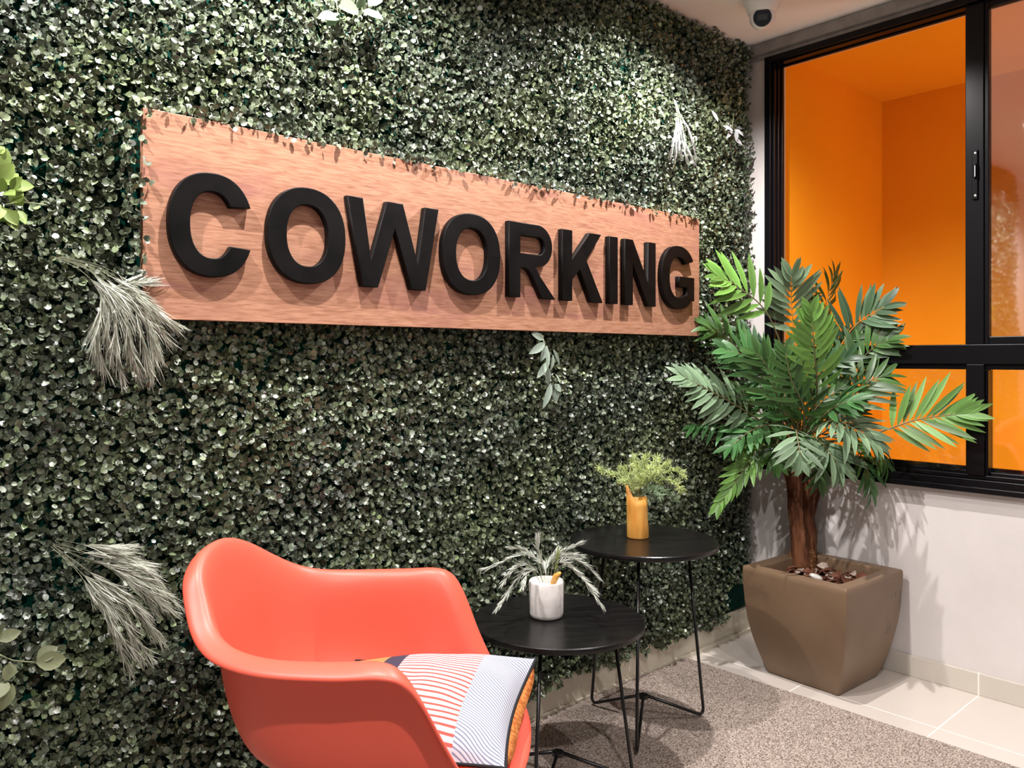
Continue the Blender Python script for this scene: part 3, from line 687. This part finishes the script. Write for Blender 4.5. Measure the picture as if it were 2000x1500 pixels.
bm = bmesh.new(); box(bm, -.1485, .1485, -.1485, .1485, .30, .325); obj('soil', bm, M['soil'], pot)
# mulch
Vb, Qb, Cb = [], [], []
for i in range(110):
    x, y = random.uniform(-.125, .125), random.uniform(-.125, .125); z = .335+random.uniform(0, .022)
    d = Vector((random.uniform(-1, 1), random.uniform(-1, 1), random.uniform(-.3, .5))); nn = Vector((random.uniform(-.6, .6), random.uniform(-.6, .6), 1))
    f = random.random(); col = (.09+.13*f, .03+.06*f, .015+.04*f) if random.random() < .85 else (.5, .4, .33)
    leaf_into(Vb, Qb, Cb, Vector((PX+x, PY+y, z)), d, nn, random.uniform(.028, .06), random.uniform(.018, .034), col, .5, .3)
mu = obj('bark_mulch', np_mesh('bark_mulch', np.array(Vb), np.array(Qb), np.array(Cb)), M['bark'])
sd = mu.modifiers.new('s', 'SOLIDIFY'); sd.thickness = .003
tag(mu, 'reddish brown bark mulch covering the soil in the square planter', 'mulch', kind='stuff')
bm = bmesh.new(); bmesh.ops.create_icosphere(bm, subdivisions=3, radius=1)
for v in bm.verts: v.co = Vector((v.co.x*.024*(1+.1*v.co.y), v.co.y*.015, v.co.z*.010))
sp_ = on_z(1594, 1127, .377); st = obj('pebble', bm, M['stone'], None, True); st.location = sp_; st.rotation_euler = (0, .35, -.9); tag(st, 'white oval stone lying on the bark mulch in the planter', 'stone')

palm = thing('palm_tree', 'artificial palm with twin brown trunks and arching green fronds', 'artificial palm', (PX-.02, PY-.01, .345)); bpy.context.view_layer.update()
dP = 3.085
def trunk(lst, rr):
    P3 = cr([at_d(a, b, dP+dd) for a, b, dd in lst], 40); bm = bmesh.new()
    rs = [float(np.interp(i/39, np.linspace(0, 1, len(rr)), rr))*(1+.03*math.sin(i*.9)+random.uniform(-.02, .02)) for i in range(40)]
    tube(bm, P3, rs, 16)
    for v in bm.verts: v.co += vrand(.0016)
    return put(obj('trunk', bm, M['trunk'], None, True), palm)
trunk([(1566, 1105, 0), (1560, 1050, 0), (1554, 1000, .0), (1552, 950, .01), (1543, 905, .0), (1540, 872, 0)], [.040, .030, .027, .029, .036, .042])
trunk([(1574, 1105, .03), (1581, 1050, .03), (1577, 1000, .02), (1581, 950, .01), (1583, 905, .02), (1578, 872, 0)], [.040, .027, .024, .027, .031, .034])
trunk([(1572, 1105, .06), (1569, 1050, .06), (1586, 990, .06), (1594, 940, .06), (1575, 890, .06), (1570, 872, .04)], [.030, .020, .018, .019, .022, .024])
bm = bmesh.new(); P3 = [at_d(a, b, dP+.02) for a, b in ((1567, 1122), (1567, 1105), (1567, 1085), (1568, 1068))]; tube(bm, P3, [.052, .055, .050, .034], 28)
bmesh.ops.subdivide_edges(bm, edges=bm.edges, cuts=2)
for v in bm.verts: v.co += vrand(.0035)
put(obj('coir_wrap', bm, M['coir'], None, True), palm)

M['rachis'] = mat('brown_rachis', (.15, .13, .06), .5); M['rachis_o'] = mat('orange_rachis', (.55, .22, .04), .5)
G1 = (.19, .40, .08); G2 = (.06, .145, .035); G3 = (.20, .31, .18); G4 = (.065, .185, .055); G5 = (.16, .33, .08)  # G1 boosted for lit fronds, G3 paled for sheen: light painted into leaf colour
def frond(pts, face, L=.13, W=.026, n=11, col=G4, orange=False, start=.28, ang=(62, 22), droop=.25, bothdroop=0):
    P3 = []
    for a, b, dd in pts:
        p = at_d(a, b, dP+dd); p[0] = min(p[0], -.03); p[1] = min(p[1], -.13); P3.append(p)
    C3 = cr(P3, 40); fr = thing_part('frond')
    bm = bmesh.new(); tube(bm, C3, [.0042*(1-.75*i/39) for i in range(40)], 7); 
    ra = put(obj('rachis', bm, M['rachis_o'] if orange else M['rachis'], None, True), fr)
    V, Q, C = [], [], []; face = Vector(face)
    n = int(n*1.3); W *= .86; L *= 1.06
    for i in range(n):
        t = start + (1-start)*(i/(n-1))*.985; u = t*39; k = min(int(u), 38); p = Vector(C3[k]).lerp(Vector(C3[k+1]), u-k)
        tg = Vector(C3[k+1]-C3[k]).normalized(); fn = (face-tg*face.dot(tg)).normalized(); sd = tg.cross(fn)
        f = i/(n-1); aa = math.radians(ang[0]*(1-f)+ang[1]*f)
        ll = L*(.72+.5*math.sin(PI*min(1, f*1.05+.15)))*random.uniform(.9, 1.1)*(1-.15*f)
        for s in (-1, 1):
            a2 = aa+random.uniform(-.12, .12)
            d = tg*math.cos(a2)+sd*(s*math.sin(a2)) + fn*random.uniform(-.12, .22)
            d += Vector((0, 0, -bothdroop))
            nn = fn + sd*(s*-.25) + vrand(.18); g = random.uniform(.6, 1.45)
            cc = tuple(v*g for v in col)
            i0 = len(V)
            leaf_into(V, Q, C, p, d, nn, ll, W*random.uniform(.85, 1.15), cc, .22, droop*random.uniform(.4, 1.3), col2=tuple(v*.75 for v in cc))
            for j in range(i0, len(V)):
                v = V[j]; V[j] = (min(v[0], -.008-.004*(j % 3 == 1)), min(v[1], -.095), v[2])
    me = np_mesh('leaflets', np.array(V), np.array(Q), np.array(C)); put(obj('leaflets', me, M['palm']), fr)
    return fr
def thing_part(name):
    o = bpy.data.objects.new(name, None); COL.objects.link(o); o.parent = palm
    o.matrix_parent_inverse = palm.matrix_basis.inverted(); bpy.context.view_layer.update(); return o
def put(o, par):
    o.parent = par; o.matrix_parent_inverse = par.matrix_world.inverted(); return o
tc_ = Vector(-FW)                                   # direction from the palm to the viewer's side of the room
U = Vector((0, 0, 1)); RR = Vector(RT)
def fc(r, u, c): return RR*r + U*u + tc_*c
K = (1557, 850, 0)
FR = [
 # pts, face, L, W, n, col, opts
 ([(1560, 860, 0), (1545, 740, -.06), (1500, 615, -.12), (1440, 560, -.16), (1405, 540, -.2)], fc(-.1, .5, .9), .135, .030, 9, G1, dict(start=.52, droop=.15)),
 ([(1560, 850, 0), (1556, 700, .0), (1546, 600, -.03), (1546, 540, -.08)], fc(-.1, .25, 1), .125, .030, 9, G3, dict(start=.5, orange=True, droop=.15)),
 ([(1565, 850, 0), (1592, 700, .02), (1612, 600, .0), (1628, 540, -.03)], fc(.7, .2, .75), .105, .022, 9, G2, dict(start=.52, orange=True)),
 ([(1570, 850, 0), (1620, 720, .0), (1670, 640, -.03), (1735, 600, -.1)], fc(.15, .5, .9), .135, .026, 10, (.075, .15, .075), dict(start=.5, orange=True, droop=.15)),
 ([(1572, 850, -.05), (1595, 770, -.2), (1590, 680, -.30), (1585, 612, -.32)], fc(-.05, .35, 1), .115, .034, 10, G1, dict(start=.38, ang=(58, 18), droop=.1)),
 ([(1570, 850, 0), (1640, 760, -.02), (1700, 690, -.06), (1740, 665, -.12)], fc(.1, .6, .8), .13, .028, 10, G2, dict(start=.35)),
 ([(1572, 860, 0), (1640, 800, -.10), (1690, 750, -.15), (1725, 735, -.16)], fc(.1, .7, .7), .12, .026, 9, G2, dict(start=.35)),
 ([(1572, 870, 0), (1690, 852, -.16), (1790, 820, -.26), (1880, 808, -.34)], fc(.0, .35, .95), .145, .026, 11, G5, dict(start=.50, ang=(58, 14), droop=.12)),
 ([(1568, 860, -.05), (1620, 822, -.22), (1670, 838, -.30), (1705, 862, -.34)], fc(.0, .85, .6), .12, .028, 9, G3, dict(start=.25, ang=(70, 20))),
 ([(1565, 870, -.05), (1600, 862, -.22), (1620, 885, -.28), (1640, 910, -.30)], fc(.2, .7, .7), .12, .028, 8, G3, dict(start=.35)),
 ([(1570, 870, 0), (1650, 862, -.10), (1690, 905, -.15), (1702, 960, -.16)], fc(.5, .5, .7), .115, .022, 9, G4, dict(start=.4)),
 ([(1572, 866, 0), (1650, 848, -.06), (1710, 870, -.10), (1735, 905, -.12)], fc(.4, .6, .6), .115, .022, 9, G2, dict(start=.35)),
 ([(1550, 870, 0), (1475, 815, -.10), (1400, 770, -.16), (1338, 738, -.22)], fc(-.1, .6, .8), .12, .028, 10, G3, dict(start=.40)),
 ([(1548, 875, 0), (1495, 850, -.04), (1430, 828, -.08), (1340, 828, -.10)], fc(-.1, .9, .4), .115, .024, 8, G4, dict(start=.4, bothdroop=.55)),
 ([(1550, 880, -.02), (1500, 868, -.10), (1455, 915, -.14), (1405, 985, -.16)], fc(-.3, .3, .9), .09, .024, 10, G1, dict(start=.35, ang=(42, 16), droop=.1)),
 ([(1552, 860, 0), (1490, 740, -.02), (1420, 660, -.04), (1375, 640, -.05)], fc(-.1, .6, .8), .115, .026, 9, G2, dict(start=.45)),
 ([(1555, 860, -.02), (1510, 770, -.12), (1460, 700, -.18), (1420, 685, -.2)], fc(-.1, .6, .8), .12, .027, 9, G4, dict(start=.3)),
 ([(1556, 860, -.03), (1520, 780, -.2), (1500, 720, -.26), (1478, 690, -.28)], fc(-.2, .4, .9), .11, .026, 9, G2, dict(start=.25)),
 ([(1562, 860, -.03), (1570, 800, -.2), (1545, 740, -.28), (1535, 690, -.3)], fc(-.3, .4, .9), .11, .025, 9, G2, dict(start=.2)),
 ([(1560, 860, .02), (1600, 760, .05), (1640, 690, .06), (1690, 660, .04)], fc(.3, .5, .8), .11, .026, 9, G2, dict(start=.3)),
 ([(1560, 870, -.03), (1555, 840, -.22), (1560, 870, -.30), (1565, 900, -.32)], fc(0, .6, .8), .10, .024, 7, G3, dict(start=.35)),
 ([(1558, 870, .0), (1520, 830, -.08), (1470, 840, -.16), (1430, 870, -.2)], fc(-.2, .8, .5), .11, .026, 9, G4, dict(start=.3)),
 ([(1560, 870, 0), (1605, 815, -.18), (1640, 790, -.26), (1665, 785, -.3)], fc(0, .7, .7), .115, .026, 8, G4, dict(start=.2)),
 ([(1560, 865, 0), (1540, 800, .04), (1500, 720, .05), (1450, 650, .05)], fc(-.1, .5, .8), .12, .026, 10, (.06, .14, .06), dict(start=.3)),
 ([(1562, 868, -.02), (1590, 850, -.12), (1602, 890, -.20), (1600, 935, -.22)], fc(.2, .5, .8), .105, .022, 8, G2, dict(start=.35)),
 ([(1560, 868, -.02), (1530, 850, -.1), (1512, 880, -.16), (1520, 905, -.18)], fc(-.2, .5, .8), .09, .022, 7, G2, dict(start=.35)),
 ([(1560, 866, .0), (1575, 830, -.10), (1600, 790, -.14), (1640, 760, -.15)], fc(.1, .6, .8), .12, .026, 9, G2, dict(start=.1)),
 ([(1560, 866, .0), (1550, 830, -.10), (1525, 790, -.15), (1490, 770, -.17)], fc(-.1, .6, .8), .12, .026, 9, G4, dict(start=.1)),
 ([(1560, 866, .02), (1565, 800, -.02), (1570, 740, -.04), (1560, 690, -.05)], fc(.0, .5, .9), .13, .028, 10, G2, dict(start=.1)),
 ([(1562, 870, .02), (1600, 850, .0), (1650, 820, .0), (1690, 800, .0)], fc(.1, .7, .7), .12, .026, 10, G2, dict(start=.15)),
 ([(1556, 870, .02), (1520, 850, .0), (1480, 800, .0), (1440, 770, .0)], fc(-.1, .7, .7), .12, .026, 10, G2, dict(start=.15)),
 ([(1562, 860, .0), (1580, 790, -.05), (1600, 730, -.1), (1650, 700, -.16)], fc(.1, .5, .9), .12, .026, 9, (.06, .15, .06), dict(start=.2)),
]
for pts, face, L, W, n_, col, kw in FR: frond(pts, face, L, W, n_, col, **kw)

# ---------------------------------------------------------------- chair
chair = thing('armchair', 'coral red moulded plastic tub armchair in front of the hedge', 'chair', (-2.230, -.532, .0125), math.radians(-45.4))
RIM = [(-.264, 0, .782), (-.264, .070, .778), (-.255, .134, .755), (-.232, .184, .716), (-.200, .228, .680), (-.150, .265, .660), (-.068, .296, .653), (.044, .308, .654), (.114, .307, .657),
       (.149, .300, .645), (.176, .286, .605), (.208, .267, .533), (.246, .251, .464), (.283, .226, .433), (.311, .158, .423), (.326, .081, .421), (.330, 0, .420)]
full_ = RIM + [(x, -y, z) for x, y, z in RIM[-2:0:-1]]
full = [(x, y-.022*max(0, (z-.69)/.09), z-.012*max(0, (z-.69)/.09)*max(0, y)/.13) for x, y, z in full_]
NR = 128; rim = cr(full, NR, True)
def lipw(p):
    x, y, z = p
    if abs(y) < .12 and z > .7: return .012
    if z > .64: return .046 if x > -.1 else .030
    if z > .45: return .030
    return .016
grid = []; NV = 26
for k, P in enumerate(rim):
    x, y, z = P; lw = np.mean([lipw(rim[(k+q) % NR]) for q in range(-6, 7)])
    a = math.atan2(y/.25, (x-.04)/.28)
    # seat edge (rounded rectangle-ish)
    ca, sa = math.cos(a), math.sin(a); e = .75
    sx = .055+.225*math.copysign(abs(ca)**e, ca); sy = .205*math.copysign(abs(sa)**e, sa)
    sz = .418 + .012*max(0, -ca)
    inward = np.array([.03-x, -y, 0]); inward /= (np.linalg.norm(inward)+1e-9)
    Qp = P + inward*lw + np.array([0, 0, .004 if z > .45 else .004])
    Sp = np.array([sx, sy, sz]); Hh = z-sz
    if Hh > .06:
        M1 = Sp*.35 + Qp*.65; M1[2] = sz+Hh*.78; M1 = M1 + (Qp-M1)*np.array([.35, .35, 0])
        M2 = Sp*.72 + Qp*.28; M2[2] = sz+Hh*.30; M2 = M2 + (Qp-M2)*np.array([.35, .35, 0])
        Sp = Sp*.97; Sp[2] = sz+.01
    else:
        M1 = Sp*.35+Qp*.65; M2 = Sp*.7+Qp*.3; Sp = Sp*.95
    cen = np.array([.03, 0, .398])
    prof_ = [cen, cen*.6+Sp*.4+np.array([0, 0, -.002]), cen*.25+Sp*.75, Sp, M2, M1, Qp, P]
    row = cr(prof_, NV)
    row.append(P + (-inward)*.004 + np.array([0, 0, -.006 if z > .45 else -.004]))
    grid.append(row)
G = np.array(grid)
for _ in range(5):   # relax the inside of the bowl
    G2_ = G.copy(); G2_[:, 2:-5] = (G[:, 1:-6]+G[:, 3:-4]+np.roll(G, 1, 0)[:, 2:-5]+np.roll(G, -1, 0)[:, 2:-5])/4
    G = G*.4+G2_*.6
nv = G.shape[1]
Vs = [tuple(G[:, 0].mean(0))]; Fs = []
for k in range(NR): Vs += [tuple(p) for p in G[k, 1:]]
mv = nv-1
for k in range(NR):
    k2 = (k+1) % NR; Fs.append((0, 1+k2*mv, 1+k*mv)) if False else Fs.append((0, 1+k*mv, 1+k2*mv))
    for j in range(mv-1): Fs.append((1+k*mv+j, 1+k*mv+j+1, 1+k2*mv+j+1, 1+k2*mv+j))
sh = pyd('seat_shell', Vs, Fs, M['coral'], chair, True)
md = sh.modifiers.new('s', 'SOLIDIFY'); md.thickness = .005; md.offset = -1 
md2 = sh.modifiers.new('b', 'SUBSURF'); md2.levels = 1; md2.render_levels = 1
for sx, sy in ((1, 1), (1, -1), (-1, 1), (-1, -1)):
    bm = bmesh.new(); tube(bm, [(.03+sx*.10, sy*.11, .392), (.03+sx*.20, sy*.20, .002)], [.017, .010], 16); obj('leg', bm, M['wood_leg'], chair, True)
bm = bmesh.new()
for sx, sy in ((1, 1), (1, -1)):
    tube(bm, [(.03+sx*.115, sy*.123, .34), (.03-sx*.18, -sy*.18, .09)], .004, 8); tube(bm, [(.03-sx*.115, -sy*.123, .34), (.03+sx*.18, sy*.18, .09)], .004, 8)
tube(bm, [(-.07, -.11, .385), (.13, -.11, .385), (.13, .11, .385), (-.07, .11, .385), (-.07, -.11, .385)], .005, 8)
obj('brace', bm, M['rod'], chair, True)

# cushion
def cushion():
    S2 = .198; nG = 36
    c = thing('cushion', 'striped white and coral cushion with black piping on the red chair', 'cushion', (0, 0, 0))
    a = math.radians(-45.4); ca, sa = math.cos(a), math.sin(a); O = Vector((-2.230, -.532, .010))
    c.location = O + Vector((.125*ca, .125*sa, .487)); c.rotation_euler = (math.radians(3.2), math.radians(-4), a-math.radians(6))
    def P(u, v, s):
        x, y = u*S2, v*S2
        # drawn-in sides between the corners
        x *= 1-.09*(1-v*v)**1.0*abs(u)**2; y *= 1-.09*(1-u*u)**1.0*abs(v)**2
        hgt = .052*((1-abs(u)**2.6)*(1-abs(v)**2.6))**.55
        z = s*hgt - .012*max(0, -u)**2 - .012*max(0, u)**3 - .010*max(0, -v)**3
        if s < 0: x += S2*1.7*(1-u*u)*abs(u)**8*math.copysign(1, u)*(1-v**6)
        z += .004*math.sin(u*9+v*4)*(1-abs(u))*(1-abs(v)) + .012*(abs(u*v)**3)
        return (x, y, z)
    for nm, s, m in (('front_cover', 1, M['cush_front']), ('back_cover', -1, M['cush_back'])):
        Vs = [P(2*i/nG-1, 2*j/nG-1, s) for i in range(nG+1) for j in range(nG+1)]
        Fs = [(i*(nG+1)+j, (i+1)*(nG+1)+j, (i+1)*(nG+1)+j+1, i*(nG+1)+j+1) for i in range(nG) for j in range(nG)]
        if s < 0: Fs = [f[::-1] for f in Fs]
        pyd(nm, Vs, Fs, m, c, True)
    ring = [(2*i/nG-1, -1) for i in range(nG)] + [(1, 2*i/nG-1) for i in range(nG)] + [(1-2*i/nG, 1) for i in range(nG)] + [(-1, 1-2*i/nG) for i in range(nG)]
    bm = bmesh.new(); tube(bm, [P(u, v, 0) for u, v in ring], .0032, 8, closed=True); obj('piping', bm, M['piping'], c, True)
cushion()
